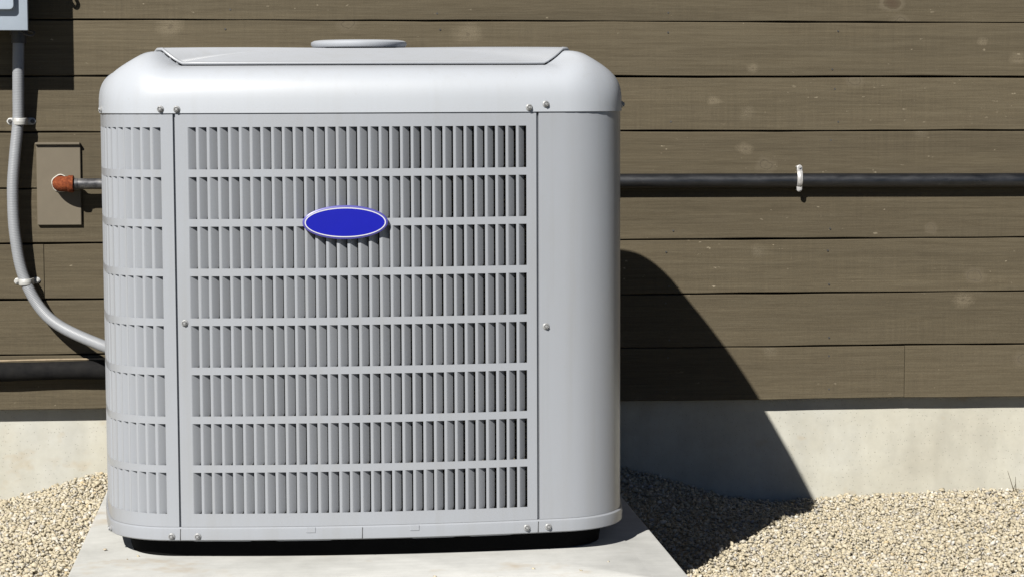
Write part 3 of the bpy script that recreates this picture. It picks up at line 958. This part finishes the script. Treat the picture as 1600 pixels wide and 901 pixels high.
# ---- gas pipe with rusty elbow
EX, EZ = -0.4425, 0.5305
OY = WY - 0.039
gp = thing('gas_pipe', 'black iron pipe running along the wall behind the unit with a rusty red elbow', 'pipe', (0.5, WY, 0.53))
def gb_(mb, *a, **k):
    mb.v = [(x - 0.5, y - WY, z - 0.53) for x, y, z in mb.v]
    return mb.build(*a, **k)
el = MB()
bend = [(EX, WY - 0.004, EZ), (EX, WY - 0.020, EZ)]
for i in range(1, 9):
    a = R(90) * i / 8
    bend.append((EX + 0.016 - 0.016 * math.cos(a), WY - 0.023 - 0.016 * math.sin(a), EZ))
bend.append((EX + 0.024, OY, EZ))
el.tube(bend, 0.0148, 18)
el.tube([(EX + 0.017, OY, EZ), (EX + 0.0185, OY, EZ), (EX + 0.027, OY, EZ), (EX + 0.0285, OY, EZ)], [0.0150, 0.0166, 0.0166, 0.0150], 18)
elbow = gb_(el, 'elbow', 'rust', gp, 45)
elbow['label'] = 'rusty red pipe elbow'
nip = MB()
nip.tube([(EX + 0.026, OY, EZ), (EX + 0.036, OY, EZ)], [0.0118, 0.0112], 18)
nip.tube([(EX + 0.034, OY, EZ), (-0.14, OY + 0.006, 0.5300)], 0.0105, 18)
gb_(nip, 'steel_nipple', 'galv', gp, 45)
cp = MB()
cp.tube([(-0.16, OY + 0.006, 0.53), (-0.10, OY + 0.008, 0.53)], 0.0175, 18)
gb_(cp, 'coupling', 'blackpipe', gp, 45)
mp = MB()
mp.tube([(-0.11, OY + 0.008, 0.53)] + [(0.4 + i * 0.3, WY - 0.0158, 0.5305 + 0.0008 * math.sin(i * 1.3)) for i in range(13)], 0.0145, 24)
gb_(mp, 'pipe', 'blackpipe', gp, 60)
ring_ = MB()
n = 28; v = []
for i in range(n):
    a = 2 * math.pi * i / n
    for t in range(7):
        b = 2 * math.pi * t / 7
        rr_ = 0.0164 + 0.0014 * math.cos(b) + 0.0006 * math.sin(a * 5)
        v.append((EX + rr_ * math.cos(a), WY - 0.0085 + 0.0020 * math.sin(b), EZ + rr_ * math.sin(a)))
ring_.add(v, [(i * 7 + t, ((i + 1) % n) * 7 + t, ((i + 1) % n) * 7 + (t + 1) % 7, i * 7 + (t + 1) % 7) for i in range(n) for t in range(7)])
gb_(ring_, 'sealant_ring', 'sealant', gp, 60)

# ---- insulated line at lower left with a tan tube added for its sunlit dusty top
ip = MB()
pts = [(-1.9 + 0.05 * i, WY - 0.0195, 0.1640 + 0.0012 * math.sin(i * 0.9)) for i in range(35)]
pts += spline([(-0.20, WY - 0.0195, 0.164), (-0.13, WY - 0.05, 0.163), (-0.08, WY - 0.13, 0.16), (-0.06, WY - 0.26, 0.155)], 8)
ip.tube(pts, [0.0180 + 0.0006 * math.sin(i * 1.7) for i in range(len(pts))], 18)
ip.v = [(x + 0.5, y - WY, z - 0.164) for x, y, z in ip.v]
o = ip.build('insulated_pipe', 'foam', None, 60, loc=(-0.5, WY, 0.164))
tag(o, 'thick black foam insulated pipe along the foot of the siding at left', 'pipe')
cbm = MB()
pts = [(-1.9 + 0.04 * i, WY - 0.0135 - 0.0008 * math.sin(i * 0.8), 0.1848 + 0.0010 * math.sin(i * 0.55)) for i in range(44)]
cbm.tube(pts, 0.0021, 8)
cbm.v = [(x + 0.5, y - WY, z - 0.18) for x, y, z in cbm.v]
o = cbm.build('sunlit_edge', 'sunlit_edge', None, 60, loc=(-0.5, WY, 0.18))
tag(o, 'thin tan strip added for the sunlit dusty top of the black insulated pipe', 'sunlit_edge')

# ---- dry grass blades by the foundation at right
gz = float(gravel_z(np.array(1.48), np.array(4.44)))
gr = MB()
for (dx, lean, h, ph) in ((0, -0.014, 0.042, 0.0), (0.005, -0.003, 0.030, 1.2), (-0.004, 0.006, 0.018, 2.1)):
    ps = [(dx + lean * (i / 6) ** 1.3, 0.004 * math.sin(ph + i * 0.3), -0.008 + (h + 0.008) * i / 6) for i in range(7)]
    gr.tube(ps, [0.0009 * (1 - 0.8 * i / 6) + 0.0002 for i in range(7)], 5)
o = gr.build('dry_grass_tuft', 'straw', None, 60, loc=(1.484, 4.44, gz + 0.004))
tag(o, 'thin dark dry grass blades at the foot of the foundation at far right', 'grass')

# ================================================================== GRAVEL STONES
def icosa():
    t = (1 + 5 ** 0.5) / 2
    v = np.array([(-1, t, 0), (1, t, 0), (-1, -t, 0), (1, -t, 0), (0, -1, t), (0, 1, t), (0, -1, -t), (0, 1, -t), (t, 0, -1), (t, 0, 1), (-t, 0, -1), (-t, 0, 1)], float)
    v /= np.linalg.norm(v[0])
    f = np.array([(0, 11, 5), (0, 5, 1), (0, 1, 7), (0, 7, 10), (0, 10, 11), (1, 5, 9), (5, 11, 4), (11, 10, 2), (10, 7, 6), (7, 1, 8), (3, 9, 4), (3, 4, 2), (3, 2, 6), (3, 6, 8), (3, 8, 9), (4, 9, 5), (2, 4, 11), (6, 2, 10), (8, 6, 7), (9, 8, 1)])
    return v, f
IV, IF = icosa()
def stones(cx, cy, cz, size):
    n = len(cx)
    v = IV[None] * (1 + rng.uniform(-0.42, 0.36, (n, 12, 1)))
    v = v * rng.uniform(0.42, 1.40, (n, 1, 3))
    q = rng.normal(size=(n, 4)); q /= np.linalg.norm(q, axis=1, keepdims=True)
    w, x, y, z = q.T
    rot = np.stack([np.stack([1 - 2 * (y * y + z * z), 2 * (x * y - z * w), 2 * (x * z + y * w)], -1),
                    np.stack([2 * (x * y + z * w), 1 - 2 * (x * x + z * z), 2 * (y * z - x * w)], -1),
                    np.stack([2 * (x * z - y * w), 2 * (y * z + x * w), 1 - 2 * (x * x + y * y)], -1)], 1)
    v = np.einsum('nij,nkj->nki', rot, v)
    v[:, :, 2] *= 0.8
    v = v * size[:, None, None] + np.stack([cx, cy, cz], -1)[:, None]
    return v
def scatter(xa, xb, ya, yb, step):
    gx, gy = np.meshgrid(np.arange(xa, xb, step), np.arange(ya, yb, step))
    gx = gx.ravel() + rng.uniform(-0.55, 0.55, gx.size) * step
    gy = gy.ravel() + rng.uniform(-0.55, 0.55, gy.size) * step
    return gx, gy
allv = []; tint = []
for layer, (step, zoff, smin, smax) in enumerate(((0.0076, -0.0042, 0.0031, 0.0052), (0.0078, 0.0003, 0.0023, 0.0052), (0.030, 0.003, 0.0034, 0.0062))):
    x, y = scatter(-0.90, 1.85, 3.05, WY + 0.029, step)
    keep = ~((x > PAD[0] - 0.003) & (x < PAD[1] + 0.003) & (y > PAD[2]) & (y < PAD[3] + 0.003))
    keep &= y < WY + 0.026
    x, y = x[keep], y[keep]
    s = rng.uniform(0, 1, x.size) ** 1.6 * (smax - smin) + smin
    zz = gravel_z(x, y) + zoff + rng.uniform(-0.002, 0.003, x.size)
    allv.append(stones(x, y, zz, s)); tint.append(rng.uniform(0, 1, x.size))
# a few strays on the pad
sx = np.array([-0.250, -0.235, -0.262, 0.02, 0.21, 0.30, 0.43, 0.48, -0.21, -0.29, 0.36])
sy = np.array([3.42, 3.44, 3.60, 3.24, 3.25, 3.23, 3.27, 3.33, 3.25, 3.50, 3.29])
allv.append(stones(sx, sy, np.full(sx.size, -0.0045), rng.uniform(0.0016, 0.0032, sx.size))); tint.append(rng.uniform(0, 1, sx.size))
V = np.concatenate(allv); TI = np.concatenate(tint)
n = len(V)
me = bpy.data.meshes.new('gravel')
me.vertices.add(n * 12); me.vertices.foreach_set('co', V.reshape(-1))
F = (IF[None] + (np.arange(n) * 12)[:, None, None]).reshape(-1)
me.loops.add(len(F)); me.loops.foreach_set('vertex_index', F.astype(np.int32))
me.polygons.add(len(F) // 3); me.polygons.foreach_set('loop_start', np.arange(0, len(F), 3, dtype=np.int32))
at_ = me.attributes.new('tint', 'FLOAT', 'POINT'); at_.data.foreach_set('value', np.repeat(TI, 12).astype(np.float32))
me.update(); me.validate()
o = obj('gravel', me, 'stone')
tag(o, 'beige and grey crushed stone gravel around the concrete pad', 'gravel', None, 'stuff')
print('stones', n)
